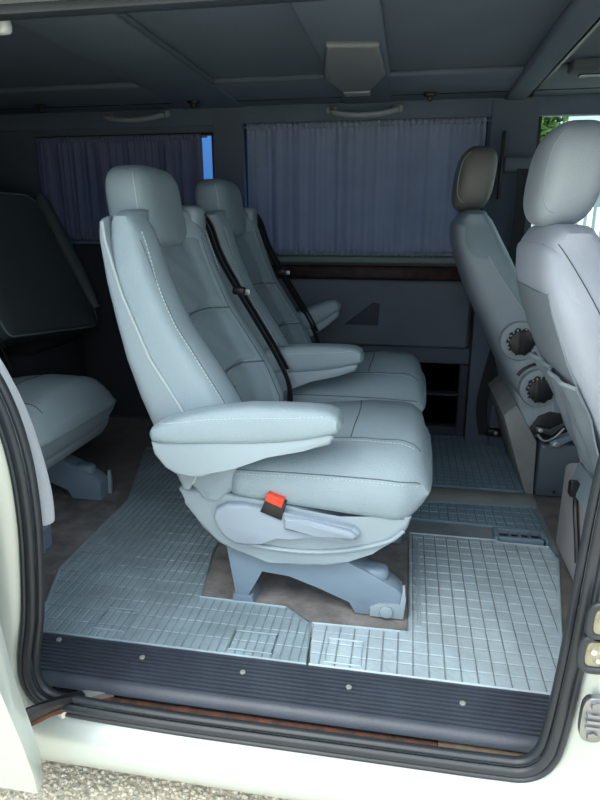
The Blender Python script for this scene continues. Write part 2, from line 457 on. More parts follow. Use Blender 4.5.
    # belt guide horn on the shoulder
    obj('belt_guide', superq(nb(), (-.618,.196,.945), (.040,.050,.040), .5, .5, 18, 10), M['shell'], r)
    return r

def armrest(parent, y0, lift=0, mir=1):
    """arm on the side y0 (centre of pad) of a chair, pads and plastic support"""
    a = obj('armrest', nb(), M['leather'], parent)
    xs = [(-.548,.484,.009),(-.54,.486,.018),(-.52,.489,.025),(-.47,.498,.034),(-.40,.509,.041),(-.32,.517,.0445),(-.25,.522,.042),(-.19,.528,.036),(-.15,.532,.029),(-.13,.531,.020),(-.122,.528,.008)]
    P = [(-.52,.491),(-.32,.517)]
    rings = []
    for x, zc, h in xs:
        w = .041*min(1, .35+h/.034)
        ring = []
        for j in range(28):
            th = 2*PI*j/28
            ring.append(Vector((x, spow(math.cos(th), .55)*w, zc+spow(math.sin(th), .6)*h)))
        rings.append(ring)
    # densify
    R2 = []
    for a1, b1 in zip(rings, rings[1:]):
        for k in range(3): R2.append([p.lerp(q, k/3) for p, q in zip(a1, b1)])
    R2.append(rings[-1])
    bm = loft(nb(), R2)
    bmesh.ops.recalc_face_normals(bm, faces=bm.faces); bm.to_mesh(a.data); bm.free()
    a.data.polygons.foreach_set('use_smooth', [True]*len(a.data.polygons))
    a.data.set_sharp_from_angle(angle=math.radians(50))
    sup = [(-.545,.468),(-.54,.440),(-.515,.408),(-.490,.394),(-.455,.388),(-.425,.391),(-.385,.410),(-.352,.428),(-.28,.450),(-.2,.470),(-.145,.486),(-.136,.505),(-.148,.516),(-.25,.500),(-.40,.485)]
    obj('arm_support', prism(nb(), sup, -.032, .032, 'y', bev=.008, seg=3), M['shell'], a)
    obj('arm_pivot', cyl(nb(), (-.47,.045*mir,.44), (0,1,0), .035, .04, 20), M['shell'], a)
    for o in ():
        pass
    sp = [(-.53,-.3,.494),(-.42,-.3,.513),(-.32,-.3,.523),(-.22,-.3,.529),(-.15,-.3,.536)]
    stitches('stitching', a, [(x, y, z+.016) for x, y, z in sp], (0,1,0), M['thread'], a, r=.0009)
    a.location = (0, y0, 0)
    if lift:
        a.rotation_euler = (0, -lift, 0); a.location = (-.45*(1-math.cos(lift))+.08, y0, .45*math.sin(lift))
    return a

ch = captain_chair()
arm = armrest(ch, -.292, mir=1)
ch.location = (0,.42,0)
tag(ch, 'pale grey leather captain chair nearest the open side door, in full view', 'seat', 'captain chairs')

ch2 = copy_tree(ch); ch2.location = (0,1.04,.012)
tag(ch2, 'grey leather captain chair behind the nearest one, beside the curtained far window', 'seat', 'captain chairs')
fa = armrest(ch2, .30, lift=.38, mir=-1)
ch3 = copy_tree(ch, skip=('armrest',)); ch3.location = (-1.04,.54,0)
tag(ch3, 'shadowed rear row chair at left behind the door pillar, only cushion and foot in view', 'seat', 'captain chairs')

# ------------------------------------------------------------------ rear bench backrest (left, in shade)
rb = empty('rear_bench', (-1.55,1.15,0))
def bench_pt(y, s, off=0):   # s: height along the reclined face
    s += (1.5-y)*.09*sstep(.8,.5,s); x = -1.387-.4665*(s-.486); return Vector((x+off*.9, y, s+off*.42))
def bench_panel(y0, y1, z0, z1, rad, t, grow=0):
    pts = []
    for cxx, cyy, a0 in ((y1-rad, z0+rad, -90), (y1-rad, z1-rad, 0), (y0+.03, z1-.03, 90), (y0+.03, z0+.03, 180)):
        rr = rad if cxx == y1-rad else .03
        for k in range(8):
            a = math.radians(a0+90*k/7); pts.append((cxx+math.cos(a)*(rr+grow), cyy+math.sin(a)*(rr+grow)))
    rings = []
    for off, s in ((-t,.95),(-t*.9,1),(-.012,1),(0,.985),(.006,.95),(.008,.7)):
        cy = (y0+y1)/2; cz = (z0+z1)/2
        rings.append([bench_pt(cy+(a-cy)*s, cz+(b-cz)*s, off) for a, b in pts])
    return rings, pts
rg, pp = bench_panel(.86, 1.50, .485, 1.06, .09, .13)
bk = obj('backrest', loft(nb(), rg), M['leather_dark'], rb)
edge = [bench_pt(a, b, -.004) for a, b in pp]
obj('backrest_rim', tube(nb(), edge, .004, 8, closed=True), M['leather_mid'], rb)
obj('side_bolster', tube(nb(), [bench_pt(1.50, z, .012) for z in [.56,.65,.75,.85,.95,1.03,1.06]], [.02,.03,.034,.034,.032,.028,.012], 12), M['leather_dark'], rb)
bb = nb(); box(bb, -1.95, -1.50, 1.10, 1.52, .0, .42, bev=.02); box(bb, -1.66,-1.50,1.12,1.45,.42,.60, bev=.02)
obj('seat_base', bb, M['rear'], rb)
for ob in rb.children: ob.location -= Vector((-1.55,1.15,0))
tag(rb, 'dark reclined rear bench backrest with rounded lower corner at the far left', 'seat')

# ------------------------------------------------------------------ front seats
FR_TAB = [(.25,.44,.56,.55),(.35,.40,.60,.57),(.5,.325,.56,.51),(.6,.275,.50,.45),(.7,.222,.42,.375),(.80,.182,.355,.31),(.88,.158,.31,.265),(.945,.154,.275,.25),(.965,.168,.255,.24)]
FR_PIP = [(.26,.52),(.4,.50),(.5,.47),(.6,.425),(.68,.365),(.78,.29),(.87,.235),(.93,.205)]
def front_seat(name, loc, leather, headm, shellm, knobs):
    r = empty(name)
    hw = .238
    back = obj('backrest', back_loft(FR_TAB, hw, mid=.5, tophw=.80), leather, r)
    bm = nb()
    rings = []
    for i in range(31):
        z = .258+(.925-.258)*i/30
        rear = interp(FR_TAB, z)[0]-.007; px = interp(FR_PIP, z)[0]
        w = hw*(1-.2*sstep(.80,1.0,(z-.25)/.69)**1)+.004
        rings.append([Vector((px+spow(math.cos(PI/2+PI*j/29), .4)*(px-rear), spow(math.sin(PI/2+PI*j/29), .4)*w, z)) for j in range(30)])
    c = rings[-1]; cc = sum(c, Vector())/30
    for s, h in ((.93,.012),(.75,.020)): rings.append([Vector((cc.x+(p.x-cc.x)*s, p.y*s, cc.z+h)) for p in c])
    loft(bm, rings); sh = obj('back_shell', bm, shellm, r)
    for s in (-1, 1):
        pl = []
        for i in range(28):
            z = .30+.0228*i
            w = hw*(1-.2*sstep(.80,1.0,(z-.25)/.69))+.003
            pl.append((interp(FR_PIP, z)[0], s*w, z))
        obj('piping', tube(nb(), pl, .003, 8), M['piping'], r)
    # head restraint on two posts
    def hf(p):
        q = p.copy(); k = (q.z-1.09)/.10
        q.x += .012*k; q.y *= 1-.10*max(0, -k)-.04*max(0, k)
        return q
    hd = obj('headrest', superq(nb(), (.212,0,1.084), (.066,.138,.108), .68, .55, 44, 28, hf), headm, r)
    for s in (-1, 1):
        obj('headrest_post', cyl(nb(), (.205,s*.055,.965), (0,0,1), .0065, .08, 12), M['chrome'], r)
        obj('post_guide', cyl(nb(), (.205,s*.055,.948), (0,0,1), .015, .016, 14, .003), M['black'], r)
        q = [(-.2, s*.105, z) for z in [.995+.019*i for i in range(10)]]
        seam('headrest_seam', hd, q, (1,0,0), M['piping'], .0009, hd)
    # cushion and its shell
    superq_b = superq(nb(), (.72,0,.37), (.27,.245,.085), .5, .35, 40, 16)
    obj('seat_cushion', superq_b, leather, r)
    pol = [(.37,.40),(.43,.22),(.93,.20),(.96,.32),(.80,.30),(.60,.29),(.50,.33)]
    obj('seat_shell', prism(nb(), pol, -.236, .236, 'y', bev=.02, seg=3), shellm, r)
    if knobs:
        kx, y0 = 0, -hw-.004
        for (x, z) in ((.378,.563),(.455,.404)):
            hs = obj('knob_housing', nb(), shellm, r)
            bm = nb(); cyl(bm, (x, y0-.004, z), (0,1,0), .066, .034, 32, .010); bm.to_mesh(hs.data); bm.free()
            hs.data.polygons.foreach_set('use_smooth', [True]*len(hs.data.polygons)); hs.data.set_sharp_from_angle(angle=.7)
            bm = nb(); ring = []
            for yy, rr in ((y0-.018,.043),(y0-.030,.045),(y0-.044,.042),(y0-.048,.036)):
                ring.append([Vector((x+math.cos(2*PI*k/80)*rr*(1+.06*math.cos(2*PI*k/80*10)), yy, z+math.sin(2*PI*k/80)*rr*(1+.06*math.cos(2*PI*k/80*10)))) for k in range(80)])
            loft(bm, ring); obj('adjuster_knob', bm, M['black'], hs)
            tips = nb()
            for k in range(4, 16):
                a = 2*PI*k/20+.1
                superq(tips, (x+math.cos(a)*.044, y0-.046, z+math.sin(a)*.044), (.003,.002,.003), 1, 1, 6, 4)
            obj('knob_glint', tips, M['chrome'], hs)
        # dark split line above the lower housing
        arc = [(.455+math.cos(a)*.082, y0-.002, .404+math.sin(a)*.082) for a in [1.2+.12*i for i in range(13)]]
        obj('split_line', tube(nb(), arc, .0055, 8), M['black'], r)
        # exposed slide mechanism
        y = y0-.012
        mech = obj('slide_mechanism', prism(nb(), [(.44,.262),(.465,.305),(.50,.322),(.545,.316),(.572,.285),(.565,.255),(.50,.225),(.455,.235)], y, y+.012, 'y', bev=.003), M['black'], r)
        obj('bracket', prism(nb(), [(.452,.275),(.50,.262),(.548,.30),(.556,.292),(.510,.244),(.46,.256)], y-.016, y-.006, 'y', bev=.002), M['steel'], mech)
        obj('bracket', prism(nb(), [(.505,.222),(.53,.232),(.60,.268),(.61,.255),(.53,.205),(.51,.203)], y-.020, y-.004, 'y', bev=.002), M['rail'], mech)
        obj('lever_rod', tube(nb(), spl([(.462,y-.014,.245),(.485,y-.02,.225),(.52,y-.016,.24),(.545,y-.02,.275)], 6), .0045, 8), M['steel'], mech)
        obj('bolt', cyl(nb(), (.525,y-.022,.216), (0,1,0), .012, .014, 12, .003), M['chrome'], mech)
        obj('bolt', cyl(nb(), (.470,y-.018,.262), (0,1,0), .008, .012, 10, .002), M['chrome'], mech)
    r.location = loc
    return r, back, sh

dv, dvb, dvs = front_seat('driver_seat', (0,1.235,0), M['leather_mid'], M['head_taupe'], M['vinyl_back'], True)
tag(dv, 'shaded front seat at the far side with taupe headrest and two black adjuster knobs', 'seat', 'front row seats')
# base cabinet of the driver's seat
bs = obj('base_box', bx(.482,.93,-.245,.22,.006,.205, bev=.012), M['basebox'], dv)
obj('base_side', prism(nb(), [(.35,.30),(.39,.34),(.47,.21),(.478,.0),(.452,.0)], -.243, .2, 'y', bev=.006), M['carpet_light'], dv)
obj('screw', cyl(nb(), (.545,-.2465,.028), (0,1,0), .006, .006, 10), M['black'], bs)
obj('screw', cyl(nb(), (.495,-.2465,.195), (0,1,0), .005, .006, 10), M['chrome'], bs)

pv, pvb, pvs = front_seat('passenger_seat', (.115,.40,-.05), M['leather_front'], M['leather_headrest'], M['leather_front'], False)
tag(pv, 'bright pale grey front seat at the right edge, its headrest against the window', 'seat', 'front row seats')
# rear trim panel and gathered map pocket on its back
def back_x(z): return interp(FR_TAB, z)[0]-.007
def backsheet(y0, y1, z0, z1, off, ny=22, nz=26, fn=None, th=.004):
    bm = nb(); F = []; B = []
    for i in range(nz+1):
        z = z0+(z1-z0)*i/nz; f = []; b = []
        for j in range(ny+1):
            y = y0+(y1-y0)*j/ny
            o = off+(fn(j/ny, i/nz) if fn else 0)
            bow = -.020*(abs(y)/.238)**4
            f.append(bm.verts.new((back_x(z)-o-bow*1, y, z))); b.append(bm.verts.new((back_x(z)-o-bow+th, y, z)))
        F.append(f); B.append(b)
    for i in range(nz):
        for j in range(ny):
            bm.faces.new((F[i][j], F[i][j+1], F[i+1][j+1], F[i+1][j])); bm.faces.new((B[i][j], B[i+1][j], B[i+1][j+1], B[i][j+1]))
    for i in range(nz):
        bm.faces.new((F[i][0], F[i+1][0], B[i+1][0], B[i][0])); bm.faces.new((F[i][ny], B[i][ny], B[i+1][ny], F[i+1][ny]))
    for j in range(ny):
        bm.faces.new((F[0][j], B[0][j], B[0][j+1], F[0][j+1])); bm.faces.new((F[nz][j], F[nz][j+1], B[nz][j+1], B[nz][j]))
    return bm
obj('back_panel', backsheet(-.19,.20,.58,.845,.004), M['vinyl_back'], pv)
def wrinkle(u, v):
    return .012*math.sin(v*PI)*(1-.4*u)+.016*sstep(.75,1,v)*(.6+.4*math.sin(u*9))+.0035*math.sin(u*26+v*5)+.003*math.sin(u*11-v*9)
pk = obj('map_pocket', backsheet(-.20,.205,.34,.655,.006, 50, 40, wrinkle), M['vinyl_back'], pv)
hem = [(back_x(.655)-.006-wrinkle(j/50,1)+.02*(abs(-.2+.405*j/50)/.238)**4, -.2+.405*j/50, .655) for j in range(51)]
obj('elastic_hem', tube(nb(), hem, .005, 8), M['piping'], pk)
# seams on the side flank
sp_ = spl([(.175,-.6,.945),(.195,-.6,.915),(.225,-.6,.865),(.262,-.6,.80),(.30,-.6,.72)], 10)
line = []
for p in sp_:
    h = [project(o, [p], (0,1,0), .001) for o in (pvb, pvs)]
    h = [q[0] for q in h if q]
    if h: line.append(min(h, key=lambda v: v.y))
obj('side_seam', tube(nb(), line, .0011, 6), M['seam'], pv)
bq = obj('base_cover', bx(.36,.80,-.225,.255,.052,.325, bev=.02, seg=3), M['beige'], pv)
obj('base_flap', prism(nb(), [(.352,.29),(.37,.36),(.44,.36),(.44,.285)], -.20,.16,'y', bev=.006), M['shell'], pv)
obj('belt_stalk', tube(nb(), spl([(.356,.10,.30),(.350,.06,.26),(.352,.02,.19),(.354,.0,.14)], 6), .007, 8), M['black'], pv)
obj('stalk_buckle', bx(.338,.362,.085,.115,.285,.325, bev=.004), M['black'], pv)

# ------------------------------------------------------------------ setting: floor, ceiling, far wall
struct(obj('floor', bx(-2.35,1.75,0.0,1.70,-.06,0), M['carpet'], smooth=False))
# raised hump strip across the cabin floor between the rear mats
hump = obj('trim_1', prism(nb(), [(.895,.0),(.915,.014),(.99,.014),(1.015,0)], -.05,.475,'x', bev=.004), M['carpet_light']); struct(hump)

ce = struct(obj('ceiling', bx(-2.35,1.75,-.12,1.66,1.425,1.47), M['headliner'], smooth=False))
def band(x0, x1, y0, y1, drop=.022, m='headliner', bev=.010): obj('roof_rib', bx(x0,x1,y0,y1,1.425-drop,1.427, bev=bev, seg=3), M[m], ce)
band(-.975,-.70,-.05,1.60); band(-.29,-.09,-.05,1.60); band(.335,.415,-.05,1.60,.03)
band(-2.3,1.7,1.16,1.62,.018); band(-2.3,1.7,-.10,.25,.025)
band(.47,1.1,1.10,1.18,.03,'headliner_rib')
obj('roof_groove', bx(-2.3,1.7,1.455,1.465,1.404,1.408), M['black'], ce)
obj('roof_groove', bx(.425,.435,-.05,1.60,1.404,1.426), M['black'], ce)
obj('roof_groove', bx(-.703,-.697,-.05,1.16,1.402,1.406), M['headliner_rib'], ce)
obj('roof_groove', bx(-.70,-.285,1.155,1.161,1.405,1.409), M['headliner_rib'], ce)
obj('visor_slot', bx(.52,.9,1.20,1.235,1.398,1.409), M['black'], ce)

# roof lamp console
lc = empty('roof_lamp', (-.19,1.0,1.402))
bm = prism(nb(), [(-.055,-.29),(.085,-.27),(.090,.06),(.035,.20),(.03,.27),(-.075,.27),(-.08,.20),(-.11,.06)], -.016, .006, 'z', bev=.010, seg=3)
obj('housing', bm, M['lamp'], lc)
obj('air_vent_lens', bx(-.070,.025,.29,.35,-.016,.006, bev=.004), M['handle'], lc)
tag(lc, 'pale plastic roof lamp console on the middle roof rib', 'lamp')

def grab(name, x0, x1, y, z, m, label):
    r = empty(name, ((x0+x1)/2, y, z)); w = (x1-x0)/2
    pts = spl([(-w,0,.0),(-w*.9,-.035,-.012),(-w*.5,-.05,-.024),(0,-.052,-.028),(w*.5,-.05,-.024),(w*.9,-.035,-.012),(w,0,0)], 6)
    obj('grip', tube(nb(), pts, .012, 12, flat=(.011,.013)), m, r)
    for s in (-1, 1): obj('mount', superq(nb(), (s*w,.0,.0), (.022,.012,.014), .5, .5, 16, 8), m, r)
    return tag(r, label, 'handle', 'roof grab handles')
grab('grab_handle', -.335,-.07,1.545,1.375, M['handle'], 'curved grab handle above the large curtained window')
grab('grab_handle', -1.30,-1.04,1.545,1.382, M['handle'], 'curved grab handle above the small rear curtained window')
g3 = grab('grab_handle', -.995,-.745,.03,1.275, M['handle_pale'], 'bright grab handle end at the top left corner by the door opening')
for x, y, lab in ((.05,1.44,'dark coat hook knob on the ceiling right of the lamp console'),(-.87,1.42,'dark coat hook knob on the ceiling between the two windows'),(-1.52,1.40,'dark coat hook knob on the ceiling above the rear window')):
    r = empty('coat_hook', (x, y, 1.41))
    obj('base', superq(nb(), (0,0,-.008), (.026,.018,.012), .7, .8, 18, 8), M['black'], r)
    obj('hook', superq(nb(), (0,-.004,-.020), (.013,.01,.014), .8, .8, 14, 8), M['black'], r)
    tag(r, lab, 'hook', 'ceiling coat hooks')

# far wall, built around three window openings
W1 = (-1.69,-.848,.865,1.315); W2 = (-.715,.285,.815,1.345); W3 = (.475,1.35,.865,1.352)
bm = nb(); Y0, Y1 = 1.60, 1.66
box(bm, -2.35, 1.75, Y0, Y1, W2[3], 1.43)
box(bm, -2.35, W1[0], Y0, Y1, .0, W2[3]); box(bm, W1[0], W1[1], Y0, Y1, .0, W1[2]); box(bm, W1[0], W1[1], Y0, Y1, W1[3], W2[3])
box(bm, W1[1], W2[0], Y0, Y1, 0, W2[3]); box(bm, W2[0], W2[1], Y0, Y1, .70, W2[2]); box(bm, W2[1], W3[0], Y0, Y1, .0, W2[3])
box(bm, W3[0], W3[1], Y0, Y1, 0, W3[2]); box(bm, W3[1], 1.75, Y0, Y1, 0, W2[3])
box(bm, W2[0], W2[1], Y1, Y1+.04, 0, .72)
fw = struct(obj('wall_far', bm, M['wall'], smooth=False))
obj('window_ledge', prism(nb(), [(1.582,.764),(1.556,.780),(1.560,.800),(1.575,.806),(1.64,.812),(1.64,.764)], -.72,.30,'x', bev=.003), M['ledge'], fw)
obj('wood_strip', prism(nb(), [(1.60,.702),(1.582,.712),(1.578,.736),(1.584,.758),(1.60,.766)], -.715,.285,'x', bev=.004), M['wood'], fw)
obj('cloth_panel', bx(-.70,.272,1.59,1.67,.412,.700, bev=.014, seg=3), M['wall_pad'], fw)
obj('lower_panel', bx(-.70,.29,1.625,1.68,.335,.408, bev=.006), M['pillar'], fw)
lp = nb(); box(lp, -.70,.06,1.60,1.68,.0,.335,bev=.006); box(lp,.06,.25,1.60,1.68,.0,.045,bev=.006); box(lp,.25,.285,1.60,1.68,0,.335,bev=.006); box(lp,.06,.25,1.66,1.69,.04,.335); box(lp,.06,.25,1.61,1.68,.19,.20,bev=.003)
obj('storage_pocket', lp, M['pocketdark'], fw)
obj('belt_slot', prism(nb(), [(-.27,.505),(-.12,.505),(-.115,.60),(-.145,.605)], 1.583,1.60,'y', bev=.006), M['pocketdark'], fw)
# pillars standing proud of the wall
def pillar(x0b, x1b, x0t, x1t, m, z0=0, z1=1.40, yb=1.52, yt=1.565):
    return loft(nb(), [[(x0b,yb,z0),(x1b,yb,z0),(x1b,1.61,z0),(x0b,1.61,z0)],[(x0b,yb,z0+.6),(x1b,yb,z0+.6),(x1b,1.61,z0+.6),(x0b,1.61,z0+.6)],[(x0t,yt,z1),(x1t,yt,z1),(x1t,1.61,z1),(x0t,1.61,z1)]])
obj('pillar_trim', pillar(.285,.475,.295,.465, None, yb=1.53), M['pillar'], fw, angle=20)
obj('pillar_trim', pillar(-.845,-.70,-.842,-.716, None, yb=1.57, yt=1.575), M['pillar'], fw, angle=20)
obj('rear_panel', bx(-1.70,-.86,1.555,1.60,.02,.845, bev=.02), M['rear'], fw)
obj('rear_ledge', bx(-1.70,-.85,1.575,1.60,.847,.858, bev=.003), M['ledge'], fw)
obj('roof_edge_trim', bx(-2.3,1.7,1.575,1.60,1.338,1.41, bev=.008), M['headliner'], fw)

def window(n, w, glassm):
    f = nb(); x0, x1, z0, z1 = w
    box(f, x0, x0+.012, 1.603,1.625, z0, z1); box(f, x1-.012, x1, 1.603,1.625, z0, z1); box(f, x0, x1, 1.603,1.625, z0, z0+.012); box(f, x0, x1, 1.603,1.625, z1-.012, z1)
    o = struct(obj('window_%d' % n, f, M['black'], smooth=False))
    obj('glass_pane', bx(x0, x1, 1.626, 1.631, z0, z1), glassm, o, smooth=False)
    return o
window(1, W1, M['glass_dark']); window(2, W2, M['glass_dark']); window(3, W3, M['glass'])

def curtain(x0, x1, z0, z1, y, m, folds, label, seed):
    r = empty('curtain', ((x0+x1)/2, y, z0)); rnd = random.Random(seed)
    ph = [rnd.uniform(0, 6.28) for _ in range(8)]
    nx, nz = 320, 26; bm = nb(); G = []
    w = x1-x0
    def fold(u, v):
        a = .0060*math.sin(u*folds*6.283+ph[0]+1.2*math.sin(u*9+ph[1])+.5*v*math.sin(u*5+ph[6]))
        b = .0042*(.3+.7*math.sin(u*11+ph[7])**2)*math.sin(u*folds*2.3*6.283+ph[2]+2*math.sin(u*14+ph[3]))
        c = .0045*math.sin(u*folds*.43*6.283+ph[4]+v*1.6)
        top = sstep(.90,1,v)+sstep(.10,0,v)
        d = .0035*math.sin(u*folds*4.7*6.283+ph[5])
        return (a+b+c)*(1-.55*min(1, top))+d*min(1, top+.25)
    for s in (0, .0015):
        g = []
        for i in range(nz+1):
            v = i/nz; row = []
            for j in range(nx+1):
                u = j/nx
                zz = (z1-z0)*v
                if v < .12: zz += .004*math.sin(u*folds*4.7*6.283+ph[5])*(1-v/.12)
                row.append(bm.verts.new((-w/2+w*u, fold(u, v)+s, zz)))
            g.append(row)
        for i in range(nz):
            for j in range(nx): bm.faces.new((g[i][j], g[i][j+1], g[i+1][j+1], g[i+1][j]))
        G.append(g)
    obj('cloth', bm, m, r, angle=180)
    # gathered header and hem bands
    for nm, z, h in (('header', z1-z0-.018, .026), ('hem', .0, .018)):
        bm = nb(); rings = []
        for j in range(nx+1):
            u = j/nx; yy = -.006+.004*math.sin(u*folds*4.7*6.283+ph[5])+.002*math.sin(u*folds*9*6.283)
            zc = z+h/2
            rings.append([Vector((-w/2+w*u, yy+math.cos(a)*.005, zc+math.sin(a)*h/2)) for a in (0,1.05,2.1,3.14,4.19,5.24)])
        loft(bm, rings); obj(nm, bm, m, r, angle=180)
    obj('curtain_rod', tube(nb(), [(-w/2-.02,.012,z1-z0-.004),(w/2+.02,.012,z1-z0-.004)], .004, 8), M['ledge'], r)
    obj('curtain_rod', tube(nb(), [(-w/2-.02,.010,.010),(w/2+.02,.010,.010)], .003, 8), M['ledge'], r)
    return tag(r, label, 'curtain', 'window curtains')
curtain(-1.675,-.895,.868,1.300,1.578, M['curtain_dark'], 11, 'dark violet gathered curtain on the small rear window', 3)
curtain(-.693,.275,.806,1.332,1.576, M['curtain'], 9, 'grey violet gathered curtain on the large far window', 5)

# belt hanging on the far pillar
bp = empty('pillar_seat_belt', (.40,1.51,0))
def ribbon(pts, w, wd, th=.002):
    P = spl(pts, 8); rings = []
    W = Vector(wd).normalized()*w/2
    for i, p in enumerate(P):
        t = (P[min(i+1, len(P)-1)]-P[max(0, i-1)]).normalized(); nn = t.cross(W).normalized()*th/2
        rings.append([p+W+nn, p-W+nn, p-W-nn, p+W-nn])
    return loft(nb(), rings)
obj('height_rail', bx(-.068,-.056,-.004,.018,1.03,1.28, bev=.003), M['black'], bp)
obj('belt_anchor', bx(-.055,.05,-.01,.05,1.13,1.185, bev=.012, seg=3), M['wall_pad'], bp)
obj('webbing', ribbon([(.02,-.014,1.14),(.02,-.018,.9),(.01,-.022,.6),(-.03,-.024,.40),(-.06,-.024,.2),(-.04,-.024,.06)], .048, (1,.2,0)), M['webbing'], bp)
bl = obj('anchor_buckle', superq(nb(), (.0,-.035,.075), (.035,.014,.018), .6, .6, 18, 8), M['black'], bp)
obj('anchor_bolt', cyl(nb(), (.005,-.050,.075), (0,1,0), .008, .008, 12, .002), M['chrome'], bl)
obj('retractor_cover', prism(nb(), [(-.02,.0),(-.02,.16),(.02,.38),(.05,.52),(.12,.52),(.15,.0)], -.018, .018, 'y', bev=.008, seg=3), M['pillar'], bp)
tag(bp, 'black seat belt with height rail hanging on the far door pillar', 'seat belt')
rl = empty('red_buckle', (-.80,1.0,.0))
obj('stalk', tube(nb(), [(0,0,.0),(.0,0,.05),(.005,0,.10)], .008, 8), M['black'], rl)
obj('buckle_body', bx(-.016,.018,-.012,.012,.09,.14, bev=.003), M['black'], rl)
obj('release_button', bx(-.014,.016,-.014,.010,.122,.146, bev=.003), M['red'], rl)
tag(rl, 'red topped seat belt buckle on the floor behind the nearest chair', 'buckle')

# rear, front and near walls
M_rear = M['rear']
bm = nb(); box(bm, -2.40,-2.35,-.15,1.70,0,1.47)
struct(obj('wall_rear', bm, M_rear, smooth=False))
bm = nb(); box(bm, 1.70,1.75,-.15,1.66,-.06,.88); box(bm,1.70,1.75,-.15,1.66,1.38,1.47); box(bm,1.70,1.75,-.15,-.05,.88,1.38); box(bm,1.70,1.75,1.56,1.66,.88,1.38)
fwl = struct(obj('wall_front', bm, M['dash'], smooth=False))
struct(obj('window_4', bx(1.72,1.726,-.05,1.56,.88,1.38), M['glass'], smooth=False))
dsh = empty('dashboard', (1.45,.8,0))
obj('dash_top', prism(nb(), [(-.20,.55),(-.17,.78),(-.02,.86),(.235,.87),(.235,.3),(-.05,.3)], -.78,.78,'y', bev=.02, seg=3), M['dash'], dsh)
bm = nb(); tube(bm, [(-.30+.06*math.cos(a)*1, .44+.19*math.cos(a), .72+.19*math.sin(a)) for a in [2*PI*i/40 for i in range(40)]], .014, 10, closed=True)
obj('steering_wheel', bm, M['black'], dsh)
tag(dsh, 'dark dashboard ahead of the two front seats', 'dashboard')

# near side body with the door opening cut in it
OP = [(-.60,-.022),(-.40,-.026),(-.159,-.024),(.08,-.022),(.20,-.020),(.245,-.006),(.268,.035),(.277,.10),(.285,.22),(.290,.35),(.295,.50),(.302,.60),(.325,.75),(.352,.92),(.368,1.08),(.355,1.19),(.30,1.245),(.20,1.262),(0,1.268),(-.4,1.268),(-.8,1.268),(-1.02,1.255),(-1.08,1.19),(-1.08,1.05),(-1.03,.93),(-.92,.83),(-.80,.765),(-.72,.725),(-.683,.685),(-.655,.61),(-.640,.52),(-.638,.42),(-.645,.32),(-.660,.20),(-.682,.10),(-.684,.04),(-.660,-.005)]
OP = [(x-(.014 if x < -.6 and z < .75 else 0), z+(.029 if z < -.015 else .020 if z < -.001 else .008 if z < .05 else 0)) for x, z in OP]
OPs = spl([(x, 0, z) for x, z in OP], 5, closed=True)
def ofs(d):
    out = []; m = len(OPs)
    for i, p in enumerate(OPs):
        t = (OPs[(i+1) % m]-OPs[(i-1) % m]).normalized(); n = Vector((t.z, 0, -t.x))
        out.append(p+n*d)
    return out
def ringy(d, y, dz=None):
    return [Vector((p.x, y, p.z)) for p in ofs(d)]
def rect_ring(y, x0, x1, z0, z1):
    out = []
    cx, cz = -.35, .62
    for p in OPs:
        d = Vector((p.x-cx, 0, p.z-cz)); k = []
        if d.x > 1e-6: k.append((x1-cx)/d.x)
        if d.x < -1e-6: k.append((x0-cx)/d.x)
        if d.z > 1e-6: k.append((z1-cz)/d.z)
        if d.z < -1e-6: k.append((z0-cz)/d.z)
        s = min(k); out.append(Vector((cx+d.x*s, y, cz+d.z*s)))
    return out
rings = [[Vector((p.x, -.06, min(1.275, p.z) if p.z > .3 else max(-.095, p.z))) for p in ofs(.110)], ringy(.060,-.12), ringy(.022,-.160), ringy(.020,-.176), ringy(.030,-.184)]
# body skin, bulging outwards a little below the waist
def skin(d, y):
    out = []
    for p, q in zip(ofs(d), OPs):
        yy = y
        out.append(Vector((p.x, yy, p.z)))
    return out
rings += [skin(.042,-.194), skin(.055,-.208), skin(.072,-.214)]
rr1 = rect_ring(-.216,-1.55,.52,-.115,1.40)
mid = [a.lerp(b, .5) for a, b in zip(rings[-1], rr1)]
for v in mid: v.y = -.222
rings += [mid, rr1]
r2 = [Vector((p.x*1.0, -.19, p.z-(.02 if p.z < 0 else -.02))) for p in rr1]; rings.append(r2)
r3 = [Vector((p.x, -.10, p.z)) for p in r2]; rings.append(r3)
wn = struct(obj('wall_near', loft(nb(), rings, cap=False, close=True), M['silver'], angle=50))
# inner linings above and beside the opening (solid body structure)
bm = nb()
box(bm, -2.35,-1.10,-.12,-.02,-.06,1.43); box(bm, .42,.60,-.10,-.02,-.06,1.43); box(bm, -1.2,.6,-.12,-.03,1.285,1.43)
box(bm, .60,1.75,-.12,-.06,-.06,.85); box(bm,.60,1.75,-.12,-.06,1.36,1.43); box(bm,1.62,1.75,-.12,-.06,.85,1.36)
obj('inner_lining', bm, M['pillar'], wn, smooth=False)
bm = nb(); box(bm, -2.40,-1.5,-.20,-.12,-.10,1.43, bev=.02); box(bm,.50,1.8,-.20,-.12,-.10,.84,bev=.02)
obj('outer_skin', bm, M['silver'], wn)
# lower rear quarter lining below the curved edge
qp = [(-1.12,0.0),(-.80,.0),(-.785,.10),(-.745,.25),(-.725,.42),(-.745,.56),(-.785,.67),(-.85,.745),(-.98,.83),(-1.12,.95)]
obj('quarter_lining', prism(nb(), [(x-.012, z) for x, z in qp], -.10,-.05,'y', bev=.012, seg=3), M['pillar'], wn)
# pillar pressings at left: recessed striker pocket
obj('striker_pocket', bx(-.80,-.705,-.232,-.210,.395,.425, bev=.005), M['dirt_metal'], wn)

